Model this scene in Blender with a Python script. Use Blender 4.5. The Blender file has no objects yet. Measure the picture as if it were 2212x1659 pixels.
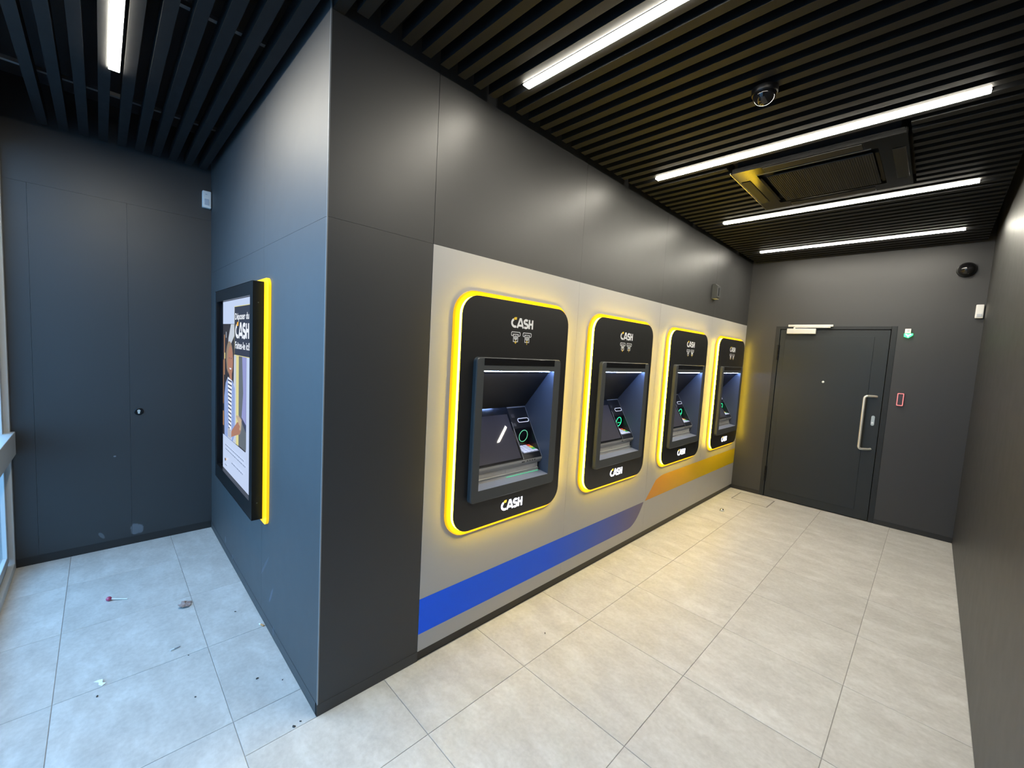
import bpy, bmesh, math, random
from mathutils import Vector, Matrix, Euler

random.seed(7)
PI = math.pi
SC = bpy.context.scene
COL = SC.collection

# ------------------------------------------------------------------ camera
def cam_axes(yaw, pitch, roll):
    f = Vector((math.cos(pitch)*math.sin(yaw), math.cos(pitch)*math.cos(yaw), math.sin(pitch)))
    r = Vector((math.cos(yaw), -math.sin(yaw), 0)); d = f.cross(r)
    c, s = math.cos(roll), math.sin(roll)
    return c*r + s*d, -s*r + c*d, f

CAM = Vector((1.7252, -0.639, 1.6186))
r_, d_, f_ = cam_axes(-0.7897, -0.079, -0.0561)
cd = bpy.data.cameras.new('camera'); co = bpy.data.objects.new('camera', cd); COL.objects.link(co)
m = Matrix.Identity(4)
for i in range(3):
    m[i][0] = r_[i]; m[i][1] = -d_[i]; m[i][2] = -f_[i]; m[i][3] = CAM[i]
co.matrix_world = m
cd.sensor_fit = 'HORIZONTAL'; cd.sensor_width = 36; cd.lens = 899.2/2212*36
cd.clip_start = 0.01; cd.clip_end = 200
SC.camera = co

# ------------------------------------------------------------------ light of the place, exposure
TUBE = 138.0          # radiance of the ceiling light bars
DAY = 6.6            # overcast daylight through the glass front
vs = SC.view_settings
vs.view_transform = 'Standard'; vs.look = 'None'; vs.gamma = 1.0; vs.use_curve_mapping = False
vs.exposure = 0.0
W = bpy.data.worlds.new('sky'); SC.world = W; W.use_nodes = True
bg = W.node_tree.nodes['Background']
bg.inputs[0].default_value = (0.22, 0.54, 1.0, 1); bg.inputs[1].default_value = DAY
SC.cycles.use_denoising = True
SC.cycles.max_bounces = 8; SC.cycles.diffuse_bounces = 5; SC.cycles.glossy_bounces = 5
SC.cycles.caustics_reflective = False; SC.cycles.caustics_refractive = False
SC.cycles.sample_clamp_indirect = 6.0

# ------------------------------------------------------------------ materials
def mat(name, col, rough=0.5, metal=0.0, emit=None, estr=0.0, spec=0.5, coat=0.0):
    M = bpy.data.materials.new(name); M.use_nodes = True
    b = M.node_tree.nodes['Principled BSDF']
    b.inputs['Base Color'].default_value = (*col, 1)
    b.inputs['Roughness'].default_value = rough
    b.inputs['Metallic'].default_value = metal
    b.inputs['Specular IOR Level'].default_value = spec
    if coat: b.inputs['Coat Weight'].default_value = coat
    if emit:
        b.inputs['Emission Color'].default_value = (*emit, 1)
        b.inputs['Emission Strength'].default_value = estr
    return M

def noise_rough(M, scale=30, lo=-0.05, hi=0.05):
    nt = M.node_tree; b = nt.nodes['Principled BSDF']
    tc = nt.nodes.new('ShaderNodeTexCoord'); n = nt.nodes.new('ShaderNodeTexNoise')
    n.inputs['Scale'].default_value = scale; n.inputs['Detail'].default_value = 5
    mr = nt.nodes.new('ShaderNodeMapRange')
    r0 = b.inputs['Roughness'].default_value
    mr.inputs['To Min'].default_value = r0+lo; mr.inputs['To Max'].default_value = r0+hi
    nt.links.new(tc.outputs['Object'], n.inputs['Vector']); nt.links.new(n.outputs['Fac'], mr.inputs['Value'])
    nt.links.new(mr.outputs['Result'], b.inputs['Roughness'])
    return M

def dark_laminate(name, base=(0.030, 0.030, 0.030), rough=0.45, spots=(), spec=0.5):
    """satin charcoal laminate, with scuffs of their own shape at the given places"""
    M = mat(name, base, rough, spec=spec); nt = M.node_tree; b = nt.nodes['Principled BSDF']; L = nt.links
    noise_rough(M, 9, -0.03, 0.03)
    tc = nt.nodes.new('ShaderNodeTexCoord')
    prev = None
    nz = nt.nodes.new('ShaderNodeTexNoise'); nz.inputs['Scale'].default_value = 26; nz.inputs['Detail'].default_value = 6
    L.new(tc.outputs['Object'], nz.inputs['Vector'])
    for (c, r, col, amt, ang) in spots:
        mp = nt.nodes.new('ShaderNodeMapping'); mp.vector_type = 'TEXTURE'
        mp.inputs['Location'].default_value = c; mp.inputs['Scale'].default_value = r; mp.inputs['Rotation'].default_value = ang
        L.new(tc.outputs['Object'], mp.inputs['Vector'])
        ln = nt.nodes.new('ShaderNodeVectorMath'); ln.operation = 'LENGTH'; L.new(mp.outputs['Vector'], ln.inputs[0])
        ad = nt.nodes.new('ShaderNodeMath'); ad.operation = 'MULTIPLY_ADD'
        L.new(nz.outputs['Fac'], ad.inputs[0]); ad.inputs[1].default_value = 0.9; L.new(ln.outputs['Value'], ad.inputs[2])
        mr = nt.nodes.new('ShaderNodeMapRange'); mr.interpolation_type = 'SMOOTHSTEP'
        mr.inputs['From Min'].default_value = 1.25; mr.inputs['From Max'].default_value = 1.5
        mr.inputs['To Min'].default_value = amt; mr.inputs['To Max'].default_value = 0
        L.new(ad.outputs[0], mr.inputs['Value'])
        mx = nt.nodes.new('ShaderNodeMix'); mx.data_type = 'RGBA'
        L.new(mr.outputs['Result'], mx.inputs[0])
        if prev: L.new(prev, mx.inputs[6])
        else: mx.inputs[6].default_value = (*base, 1)
        mx.inputs[7].default_value = (*col, 1)
        prev = mx.outputs[2]
    if prev: L.new(prev, b.inputs['Base Color'])
    return M

def tile_mat():
    M = mat('porcelain tile', (0.5, 0.47, 0.42), 0.42); nt = M.node_tree; L = nt.links; b = nt.nodes['Principled BSDF']
    tc = nt.nodes.new('ShaderNodeTexCoord'); oi = nt.nodes.new('ShaderNodeObjectInfo')
    mul = nt.nodes.new('ShaderNodeVectorMath'); mul.operation = 'SCALE'; mul.inputs[0].default_value = (37, 53, 19)
    L.new(oi.outputs['Random'], mul.inputs['Scale'])
    add = nt.nodes.new('ShaderNodeVectorMath'); L.new(tc.outputs['Object'], add.inputs[0]); L.new(mul.outputs[0], add.inputs[1])
    mp = nt.nodes.new('ShaderNodeMapping'); mp.inputs['Scale'].default_value = (2.6, 4.6, 4.0)
    L.new(add.outputs[0], mp.inputs['Vector'])
    n1 = nt.nodes.new('ShaderNodeTexNoise'); n1.inputs['Scale'].default_value = 1.9; n1.inputs['Detail'].default_value = 9; n1.inputs['Roughness'].default_value = 0.68
    n1.inputs['Distortion'].default_value = 0.25
    L.new(mp.outputs['Vector'], n1.inputs['Vector'])
    n2 = nt.nodes.new('ShaderNodeTexNoise'); n2.inputs['Scale'].default_value = 55; n2.inputs['Detail'].default_value = 4
    L.new(add.outputs[0], n2.inputs['Vector'])
    cr = nt.nodes.new('ShaderNodeValToRGB')
    e = cr.color_ramp.elements; e[0].position = 0.30; e[0].color = (0.45, 0.435, 0.405, 1); e[1].position = 0.70; e[1].color = (0.62, 0.61, 0.58, 1)
    x = e.new(0.5); x.color = (0.525, 0.51, 0.478, 1)
    L.new(n1.outputs['Fac'], cr.inputs['Fac'])
    m2 = nt.nodes.new('ShaderNodeMix'); m2.data_type = 'RGBA'; m2.blend_type = 'OVERLAY'; m2.inputs[0].default_value = 0.18
    L.new(cr.outputs['Color'], m2.inputs[6]); L.new(n2.outputs['Fac'], m2.inputs[7])
    # tiny lightness change from tile to tile
    hs = nt.nodes.new('ShaderNodeHueSaturation'); mr = nt.nodes.new('ShaderNodeMapRange')
    mr.inputs['To Min'].default_value = 0.96; mr.inputs['To Max'].default_value = 1.04
    L.new(oi.outputs['Random'], mr.inputs['Value']); L.new(mr.outputs['Result'], hs.inputs['Value'])
    L.new(m2.outputs[2], hs.inputs['Color']); L.new(hs.outputs['Color'], b.inputs['Base Color'])
    r2 = nt.nodes.new('ShaderNodeMapRange'); r2.inputs['To Min'].default_value = 0.34; r2.inputs['To Max'].default_value = 0.52
    L.new(n1.outputs['Fac'], r2.inputs['Value']); L.new(r2.outputs['Result'], b.inputs['Roughness'])
    bp = nt.nodes.new('ShaderNodeBump'); bp.inputs['Strength'].default_value = 0.06; bp.inputs['Distance'].default_value = 0.002
    L.new(n2.outputs['Fac'], bp.inputs['Height']); L.new(bp.outputs['Normal'], b.inputs['Normal'])
    return M

def ramp_y(name, stops, y0, y1, rough=0.4):
    """print whose ink runs from colour to colour along the wall"""
    M = mat(name, (1, 1, 1), rough, spec=0.25); nt = M.node_tree; L = nt.links; b = nt.nodes['Principled BSDF']
    tc = nt.nodes.new('ShaderNodeTexCoord'); sp = nt.nodes.new('ShaderNodeSeparateXYZ'); L.new(tc.outputs['Object'], sp.inputs[0])
    mr = nt.nodes.new('ShaderNodeMapRange'); mr.inputs['From Min'].default_value = y0; mr.inputs['From Max'].default_value = y1
    L.new(sp.outputs['Y'], mr.inputs['Value'])
    cr = nt.nodes.new('ShaderNodeValToRGB'); e = cr.color_ramp.elements
    e[0].position = stops[0][0]; e[0].color = (*stops[0][1], 1); e[1].position = stops[-1][0]; e[1].color = (*stops[-1][1], 1)
    for p, c in stops[1:-1]:
        x = e.new(p); x.color = (*c, 1)
    L.new(mr.outputs['Result'], cr.inputs['Fac']); L.new(cr.outputs['Color'], b.inputs['Base Color'])
    return M

MT = dict(
    wall=dark_laminate('charcoal laminate'),
    wall_matt=dark_laminate('matt charcoal laminate', base=(0.040, 0.040, 0.040), rough=0.45, spec=0.42),
    wall_marked=dark_laminate('charcoal laminate with marks', rough=0.45, spec=0.5, spots=[
        ((-2.41, -0.468, 0.114), (0.2, 0.040, 0.046), (0.17, 0.18, 0.20), 0.55, (0, 0, 0)),
        ((-2.41, -0.655, 0.110), (0.2, 0.012, 0.03), (0.12, 0.13, 0.14), 0.6, (0.5, 0, 0)),
        ((-2.41, -0.58, 0.69), (0.2, 0.008, 0.006), (0.25, 0.26, 0.28), 0.7, (0, 0, 0))]),
    wall_scuffed=dark_laminate('charcoal laminate with scuffs', rough=0.60, spec=1.0, spots=[
        ((-0.82, 0, 0.33), (0.010, 0.2, 0.11), (0.10, 0.11, 0.15), 0.40, (0, 0.75, 0)),
        ((-0.69, 0, 0.22), (0.010, 0.2, 0.07), (0.11, 0.12, 0.17), 0.55, (0, 0.55, 0)),
        ((-0.64, 0, 0.045), (0.012, 0.2, 0.03), (0.10, 0.11, 0.14), 0.45, (0, 0, 0)),
        ((-1.86, 0, 0.10), (0.02, 0.2, 0.03), (0.12, 0.13, 0.15), 0.6, (0, 0, 0)),
        ((-1.62, 0, 0.06), (0.012, 0.2, 0.02), (0.12, 0.13, 0.15), 0.6, (0, 0, 0))]),
    plinth=mat('black plinth', (0.016, 0.015, 0.014), 0.45),
    backing=mat('dark core', (0.008, 0.008, 0.008), 0.8),
    greypanel=noise_rough(mat('light grey panel', (0.41, 0.402, 0.392), 0.42), 14, -0.03, 0.03),
    tile=tile_mat(),
    grout=mat('grout', (0.30, 0.29, 0.275), 0.85),
    slat=noise_rough(mat('charcoal slat', (0.011, 0.0115, 0.012), 0.55, spec=0.22), 20),
    rail=mat('galvanised rail', (0.30, 0.30, 0.30), 0.45, 0.9),
    plenum=mat('black plenum', (0.035, 0.034, 0.035), 0.9),
    tube=mat('lit diffuser', (0.9, 0.9, 0.9), 0.4, emit=(1.0, 0.94, 0.80), estr=TUBE),
    tube_alcove=mat('lit diffuser of the alcove bar', (0.9, 0.9, 0.9), 0.4, emit=(1.0, 0.94, 0.80), estr=TUBE*1.65),
    lightbody=mat('black aluminium profile', (0.02, 0.02, 0.02), 0.4, 0.3),
    yellow=mat('glowing yellow acrylic', (0.22, 0.10, 0.0), 0.3, emit=(1.0, 0.52, 0.006), estr=1.0, spec=0.25),
    ledge=mat('light guide edge', (0.9, 0.8, 0.4), 0.3, emit=(1.0, 0.68, 0.015), estr=52.0),
    fascia=noise_rough(mat('black fascia', (0.014, 0.014, 0.014), 0.38), 25),
    bezel=noise_rough(mat('anthracite bezel', (0.058, 0.062, 0.064), 0.46, spec=0.35), 25),
    recess=mat('recess lining', (0.075, 0.083, 0.105), 0.42),
    shelf=mat('grey shelf', (0.22, 0.23, 0.25), 0.42),
    hood=mat('black hood', (0.012, 0.012, 0.014), 0.45),
    gloss=mat('gloss black', (0.008, 0.008, 0.009), 0.08),
    screen=mat('dark touch screen', (0.06, 0.056, 0.064), 0.025, spec=0.3),
    screenrim=mat('screen glass border', (0.006, 0.006, 0.008), 0.12),
    console=mat('black console', (0.013, 0.013, 0.015), 0.28),
    consolegrey=mat('grey console nose', (0.32, 0.32, 0.31), 0.38, 0.1),
    tray=mat('grey cash slot', (0.52, 0.51, 0.49), 0.42, 0.1),
    symbol=mat('dark grey symbol', (0.05, 0.05, 0.055), 0.4),
    ledblue=mat('cool led', (0.8, 0.85, 1), 0.4, emit=(0.27, 0.45, 1.0), estr=230.0),
    slotlight=mat('pale slot light', (0.8, 0.8, 0.85), 0.4, emit=(0.80, 0.82, 1.0), estr=0.55),
    ringpale=mat('pale green light', (0.2, 0.6, 0.4), 0.4, emit=(0.12, 0.55, 0.26), estr=0.9),
    ringbright=mat('bright green light', (0.1, 0.8, 0.5), 0.4, emit=(0.02, 1.0, 0.30), estr=2.2),
    greenstrip=mat('green slot light', (0.1, 0.6, 0.4), 0.4, emit=(0.03, 0.5, 0.22), estr=0.7),
    keypad=mat('keypad plate', (0.30, 0.30, 0.36), 0.35, emit=(0.5, 0.55, 0.8), estr=0.15),
    key=mat('white keys', (0.75, 0.76, 0.85), 0.4, emit=(0.7, 0.75, 1), estr=0.25),
    keyred=mat('red key', (0.7, 0.08, 0.04), 0.4, emit=(0.8, 0.08, 0.04), estr=0.35),
    keyyellow=mat('yellow key', (0.75, 0.55, 0.04), 0.4, emit=(0.8, 0.55, 0.03), estr=0.4),
    keygreen=mat('green key', (0.08, 0.45, 0.10), 0.4, emit=(0.06, 0.5, 0.1), estr=0.35),
    white=mat('white print', (0.80, 0.80, 0.80), 0.5),
    logoyellow=mat('yellow print', (0.75, 0.50, 0.03), 0.5),
    litwhite=mat('lit lettering', (0.9, 0.9, 1), 0.5, emit=(0.85, 0.86, 1.0), estr=2.6),
    lityellow=mat('lit yellow', (0.9, 0.7, 0.1), 0.5, emit=(1.0, 0.66, 0.06), estr=1.0),
    blackmetal=mat('black enclosure', (0.006, 0.006, 0.0065), 0.32, spec=0.25),
    whiteplastic=mat('white plastic', (0.78, 0.78, 0.76), 0.4),
    lens=mat('pale sensor lens', (0.50, 0.53, 0.58), 0.3),
    steel=mat('brushed steel', (0.75, 0.73, 0.66), 0.32, 0.55),
    greysteel=mat('satin nickel', (0.50, 0.52, 0.48), 0.4, 0.6),
    door=noise_rough(mat('anthracite door', (0.020, 0.023, 0.024), 0.42, spec=0.33), 9),
    doorframe=noise_rough(mat('anthracite door frame', (0.016, 0.018, 0.019), 0.45, spec=0.33), 9),
    silver=mat('silver closer', (0.62, 0.60, 0.55), 0.4, 0.2),
    gap=mat('black gap', (0.002, 0.002, 0.002), 0.9),
    hatchframe=mat('dull grey frame', (0.20, 0.19, 0.185), 0.6),
    alu=mat('grey aluminium', (0.60, 0.62, 0.62), 0.42, 0.2),
    gasket=mat('dark gasket', (0.015, 0.013, 0.022), 0.6),
    edge=mat('pale panel edge', (0.24, 0.245, 0.245), 0.4),
    exitgreen=mat('green exit pictogram', (0.05, 0.6, 0.2), 0.5, emit=(0.04, 0.9, 0.18), estr=3.0),
    exitwhite=mat('lit exit arrow', (0.8, 1, 0.9), 0.5, emit=(0.65, 1.0, 0.85), estr=2.2),
    redled=mat('red light frame', (0.7, 0.2, 0.2), 0.5, emit=(0.85, 0.22, 0.22), estr=0.75),
    readerpad=mat('reader keypad', (0.06, 0.04, 0.05), 0.4),
    acgloss=mat('gloss black grille cover', (0.009, 0.009, 0.009), 0.14, spec=0.4),
    acmatt=mat('matt louvre', (0.010, 0.010, 0.010), 0.5),
    acrib=mat('grille ribs', (0.028, 0.027, 0.024), 0.5),
    chrome=mat('bright trim ring', (0.7, 0.68, 0.62), 0.2, 1.0),
    pavement=mat('pavement', (0.30, 0.31, 0.32), 0.8),
)
g = bpy.data.materials.new('clear glass'); g.use_nodes = True
nt = g.node_tree; nt.nodes.remove(nt.nodes['Principled BSDF'])
tr = nt.nodes.new('ShaderNodeBsdfTransparent'); gl = nt.nodes.new('ShaderNodeBsdfGlossy'); gl.inputs['Roughness'].default_value = 0.02
tr.inputs[0].default_value = (0.93, 0.96, 0.96, 1)
lw = nt.nodes.new('ShaderNodeLayerWeight'); lw.inputs[0].default_value = 0.5
pw = nt.nodes.new('ShaderNodeMath'); pw.operation = 'POWER'; pw.inputs[1].default_value = 5.0; nt.links.new(lw.outputs['Facing'], pw.inputs[0])
fr = nt.nodes.new('ShaderNodeMath'); fr.operation = 'MULTIPLY_ADD'; fr.inputs[1].default_value = 0.9; fr.inputs[2].default_value = 0.04
nt.links.new(pw.outputs[0], fr.inputs[0]); mx = nt.nodes.new('ShaderNodeMixShader')
nt.links.new(fr.outputs[0], mx.inputs[0]); nt.links.new(tr.outputs[0], mx.inputs[1]); nt.links.new(gl.outputs[0], mx.inputs[2])
nt.links.new(mx.outputs[0], nt.nodes['Material Output'].inputs['Surface'])
MT['glass'] = g

# ------------------------------------------------------------------ mesh helpers (everything is laid out in world metres)
def new(): return bmesh.new()

def box(bm, x0, x1, y0, y1, z0, z1, bev=0.0, seg=2):
    sx, sy, sz = abs(x1-x0), abs(y1-y0), abs(z1-z0)
    M = Matrix.Translation(((x0+x1)/2, (y0+y1)/2, (z0+z1)/2)) @ Matrix.Diagonal((sx, sy, sz, 1))
    r = bmesh.ops.create_cube(bm, size=1, matrix=M)
    if bev:
        ed = {e for v in r['verts'] for e in v.link_edges}
        bmesh.ops.bevel(bm, geom=list(ed), offset=min(bev, 0.45*min(sx, sy, sz)), segments=seg, affect='EDGES', profile=0.5)
    return bm

def prism(bm, pts, F, t0, t1):
    a = [bm.verts.new(F(u, v, t0)) for u, v in pts]; b = [bm.verts.new(F(u, v, t1)) for u, v in pts]
    n = len(pts)
    bm.faces.new(a[::-1]); bm.faces.new(b)
    for i in range(n): bm.faces.new((a[i], a[(i+1) % n], b[(i+1) % n], b[i]))
    return bm

def ring(bm, outer, inner, F, t0, t1, chamfer=0.0):
    n = len(outer)
    def loop(P, t): return [bm.verts.new(F(u, v, t)) for u, v in P]
    o0, o1, i0, i1 = loop(outer, t0), loop(outer, t1-chamfer), loop(inner, t0), loop(inner, t1)
    L = [(o0, o1)]
    top = o1
    if chamfer:
        cx = sum(p[0] for p in outer)/n; cy = sum(p[1] for p in outer)/n
        sh = []
        for i in range(n):
            p, q, s = Vector(outer[i-1]), Vector(outer[i]), Vector(outer[(i+1) % n])
            t = (s-p); nn = Vector((t.y, -t.x)); nn = nn.normalized() if nn.length > 1e-9 else Vector((0, 0))
            if nn.dot(Vector((cx, cy))-q) < 0: nn = -nn
            sh.append(tuple(q+nn*chamfer))
        top = loop(sh, t1); L.append((o1, top))
    L += [(top, i1), (i1, i0), (i0, o0)]
    for A, B in L:
        for i in range(n):
            j = (i+1) % n
            bm.faces.new((A[i], A[j], B[j], B[i]))
    return bm

def rrect(u0, u1, v0, v1, r, k=8):
    P = []
    for cx, cy, a0 in ((u1-r, v1-r, 0), (u0+r, v1-r, 90), (u0+r, v0+r, 180), (u1-r, v0+r, 270)):
        for i in range(k+1):
            a = math.radians(a0 + 90*i/k)
            P.append((cx + r*math.cos(a), cy + r*math.sin(a)))
    return P

def ribbon(bm, pts, w, F, t0, t1, closed=False):
    """a pen stroke of width w along pts"""
    n = len(pts); P = [Vector(p) for p in pts]; Lf, Rt = [], []
    for i in range(n):
        if closed: a, c = P[i-1], P[(i+1) % n]
        else: a, c = P[max(i-1, 0)], P[min(i+1, n-1)]
        d1 = (P[i]-a); d2 = (c-P[i])
        d1 = d1.normalized() if d1.length > 1e-9 else d2.normalized()
        d2 = d2.normalized() if d2.length > 1e-9 else d1
        t = (d1+d2).normalized(); nn = Vector((-t.y, t.x))
        k = w/2/max(0.4, nn.dot(Vector((-d1.y, d1.x))))
        Lf.append(P[i]+nn*k); Rt.append(P[i]-nn*k)
    V = lambda p, t: bm.verts.new(F(p.x, p.y, t))
    l0, r0, l1, r1 = ([V(p, t0) for p in Lf], [V(p, t0) for p in Rt], [V(p, t1) for p in Lf], [V(p, t1) for p in Rt])
    for i in range(n if closed else n-1):
        j = (i+1) % n
        bm.faces.new((l1[i], r1[i], r1[j], l1[j])); bm.faces.new((l0[j], r0[j], r0[i], l0[i]))
        bm.faces.new((l0[i], l1[i], l1[j], l0[j])); bm.faces.new((r1[i], r0[i], r0[j], r1[j]))
    if not closed:
        bm.faces.new((l0[0], r0[0], r1[0], l1[0])); bm.faces.new((l1[-1], r1[-1], r0[-1], l0[-1]))
    return bm

def arc(cx, cy, rx, ry, a0, a1, n=12):
    return [(cx+rx*math.cos(math.radians(a0+(a1-a0)*i/n)), cy+ry*math.sin(math.radians(a0+(a1-a0)*i/n))) for i in range(n+1)]

def lathe(bm, prof, M, n=24):
    """prof: (radius, height) pairs about local z, placed by matrix M"""
    rows = []
    for r, h in prof:
        if r < 1e-6: rows.append([bm.verts.new(M @ Vector((0, 0, h)))])
        else: rows.append([bm.verts.new(M @ Vector((r*math.cos(2*PI*i/n), r*math.sin(2*PI*i/n), h))) for i in range(n)])
    for A, B in zip(rows, rows[1:]):
        for i in range(n):
            j = (i+1) % n
            if len(A) == 1 and len(B) == 1: continue
            if len(A) == 1: bm.faces.new((A[0], B[j], B[i]))
            elif len(B) == 1: bm.faces.new((A[i], A[j], B[0]))
            else: bm.faces.new((A[i], A[j], B[j], B[i]))
    for R in (rows[0], rows[-1]):
        if len(R) > 1: bm.faces.new(R)
    return bm

def tube(bm, pts, r, n=10):
    P = [Vector(p) for p in pts]; rows = []; up = Vector((0, 0, 1))
    prevx = None
    for i, p in enumerate(P):
        t = (P[min(i+1, len(P)-1)]-P[max(i-1, 0)]).normalized()
        x = prevx - t*prevx.dot(t) if prevx is not None else (t.cross(up) if abs(t.dot(up)) < 0.9 else t.cross(Vector((1, 0, 0))))
        x.normalize(); prevx = x; y = t.cross(x)
        rows.append([bm.verts.new(p + r*(math.cos(2*PI*k/n)*x + math.sin(2*PI*k/n)*y)) for k in range(n)])
    for A, B in zip(rows, rows[1:]):
        for k in range(n): bm.faces.new((A[k], A[(k+1) % n], B[(k+1) % n], B[k]))
    bm.faces.new(rows[0][::-1]); bm.faces.new(rows[-1])
    return bm

def root_of(p):
    while p.parent: p = p.parent
    return p

def obj(name, bm, m, parent=None, smooth=False, kind=None, origin=None):
    """links ONE mesh object; geometry is given in world metres and moved to its thing's origin"""
    bmesh.ops.recalc_face_normals(bm, faces=bm.faces)
    org = root_of(parent).location if parent else (Vector(origin) if origin else Vector((0, 0, 0)))
    if org.length > 0: bmesh.ops.translate(bm, verts=bm.verts, vec=-org)
    me = bpy.data.meshes.new(name); bm.to_mesh(me); bm.free()
    ms = m if isinstance(m, (list, tuple)) else [m]
    for x in ms: me.materials.append(MT[x] if isinstance(x, str) else x)
    if smooth:
        for p in me.polygons: p.use_smooth = True
        me.set_sharp_from_angle(angle=math.radians(35))
    o = bpy.data.objects.new(name, me); COL.objects.link(o)
    if parent: o.parent = parent
    else: o.location = org
    if kind: o['kind'] = kind
    return o

def tag(o, label, cat, group=None):
    o['label'] = label; o['category'] = cat
    if group: o['group'] = group
    return o

def thing(name, loc, label, cat, group=None):
    o = bpy.data.objects.new(name, None); COL.objects.link(o); o.location = loc; o.empty_display_size = 0.1
    return tag(o, label, cat, group)

def struct(name, parts=None):
    o = bpy.data.objects.new(name, None); COL.objects.link(o); o['kind'] = 'structure'; o.empty_display_size = 0.1
    return o

def copy_tree(o, parent=None):
    c = o.copy(); COL.objects.link(c)
    if parent: c.parent = parent
    for ch in list(o.children): copy_tree(ch, c)
    return c

FX = lambda u, v, t: Vector((t, u, v))            # on a wall x = const : u along y, v up, t out of the wall
FY = lambda u, v, t: Vector((u, t, v))            # on a wall y = const : u along x, v up

# ------------------------------------------------------------------ room dimensions
XL, XR, YB, YF, ZC = -2.41, 2.0, 5.2112, -1.062, 2.87     # alcove side wall, right wall, back wall, glass front, slat underside
ZT = 3.14                                                 # black plenum above the slats
SEAM = [0.495, 1.66, 2.845, 4.06, YB]

# ---- floor: grout bed with every tile laid on it
fl = obj('floor', box(new(), XL-0.1, XR+0.1, YF-0.12, YB+0.1, -0.06, -0.0025), 'grout', kind='structure')
xs = [XL-0.02] + [0.384+0.5825*k for k in range(-4, 3)] + [XR]
ys = [YF-0.05, -0.812, -0.267, 0.312, 0.893, 1.474, 2.055, 2.636, 3.217, 3.798, 4.379, 4.96, YB]
tile_cache = {}
def tile(x0, x1, y0, y1):
    g_ = 0.0013
    w, h = round(x1-x0-2*g_, 4), round(y1-y0-2*g_, 4)
    if (w, h) not in tile_cache:
        bm = new(); box(bm, -w/2, w/2, -h/2, h/2, -0.010, 0.0)
        top = [e for e in bm.edges if all(v.co.z > -0.001 for v in e.verts)]
        bmesh.ops.bevel(bm, geom=top, offset=0.0009, segments=1, affect='EDGES')
        me = bpy.data.meshes.new('tile'); bm.to_mesh(me); bm.free(); me.materials.append(MT['tile']); tile_cache[(w, h)] = me
    o = bpy.data.objects.new('tile', tile_cache[(w, h)]); COL.objects.link(o); o.parent = fl
    o.location = ((x0+x1)/2, (y0+y1)/2, random.uniform(-0.0003, 0.0))
for i in range(len(xs)-1):
    for j in range(len(ys)-1):
        x0, x1, y0, y1 = xs[i], xs[i+1], ys[j], ys[j+1]
        if x1 <= 0.0 and y0 >= 0.0: continue
        if y0 >= 0.0 and x0 < 0: x0 = 0.0
        if x1 <= 0.0 and y1 > 0: y1 = 0.0
        if x0 < 0 < x1 and y0 < 0 < y1:
            tile(x0, 0.0, y0, 0.0); x0 = 0.0
        tile(x0, x1, y0, y1)

# ---- walls: a dark core with each laminate panel standing on it
G = 0.0005
def panels(wall, rects, F, t0, t1, m, name='panel'):
    out = []
    for (u0, u1, v0, v1) in rects:
        bm = new(); prism(bm, [(u0+G, v0+G), (u1-G, v0+G), (u1-G, v1-G), (u0+G, v1-G)], F, t0, t1)
        out.append(obj(name, bm, m, wall))
    return out

wl = struct('wall_left')
# the core is open behind the cash machines, which sit in it
bm = new(); box(bm, -0.35, -0.022, 0.03, 0.50, 0, ZT); box(bm, -0.35, -0.022, 0.50, YB, 2.12, ZT); box(bm, -0.60, -0.56, 0.03, YB, 0, 2.12)
obj('core', bm, 'backing', wl)
panels(wl, [(0.003, SEAM[0]-0.0012, 0.0, 2.105), (0.003, SEAM[0]-0.0012, 2.105, ZT)] + [(SEAM[i], SEAM[i+1], 2.105, ZT) for i in range(4)], FX, -0.022, 0.0, 'wall_matt')
ATM_DY = [0.0, 1.162, 2.372, 3.573]
grey = []
for i in range(4):
    u0, u1 = SEAM[i]+G, SEAM[i+1]-G; c = 1.09+ATM_DY[i]
    bm = new()
    for (a, b, z0, z1) in ((u0, c-0.36, 0.05, 2.105), (c+0.36, u1, 0.05, 2.105), (c-0.36, c+0.36, 0.05, 0.72), (c-0.36, c+0.36, 1.80, 2.105)):
        box(bm, -0.020, 0.0, a, b, z0, z1-0.0005)
    grey.append(obj('grey_panel', bm, 'greypanel', wl))

# printed band on the grey panels
def zb_blue(y):
    if y < 2.55: return 0.143
    t = min(1, (y-2.55)/(2.822-2.55)); return 0.143 + (0.331-0.143)*(t**2.3)
def zt_or(y):
    if y < 3.03: return 0.336 + (0.497-0.336)*(y-2.846)/(3.03-2.846)
    t = min(1, (y-3.03)/0.17); return 0.497 + 0.028*math.sin(t*PI/2)
MT['blueband'] = ramp_y('blue print', [(0, (0.003, 0.115, 0.95)), (0.42, (0.008, 0.105, 0.85)), (0.62, (0.04, 0.11, 0.56)), (0.82, (0.10, 0.115, 0.34)), (1, (0.16, 0.13, 0.19))], 0.5, 2.82)
MT['orangeband'] = ramp_y('orange print', [(0, (0.66, 0.27, 0.035)), (0.25, (0.66, 0.36, 0.025)), (0.6, (0.66, 0.44, 0.012)), (1, (0.66, 0.48, 0.008))], 2.85, YB)
def band(panel, y0, y1, zlo, zhi, m, n):
    bm = new(); A = []
    for k in range(n+1):
        y = y0+(y1-y0)*k/n
        A.append((bm.verts.new((0.0004, y, zlo(y))), bm.verts.new((0.0004, y, zhi(y)))))
    for a, b in zip(A, A[1:]): bm.faces.new((a[0], b[0], b[1], a[1]))
    bmesh.ops.remove_doubles(bm, verts=bm.verts, dist=1e-5)
    obj('printed_band', bm, m, panel)
for i, (a, b) in enumerate(((SEAM[0]+G, SEAM[1]), (SEAM[1], 2.8219))):
    band(grey[i], a, b, zb_blue, lambda y: 0.332, 'blueband', 2 if i == 0 else 60)
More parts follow.
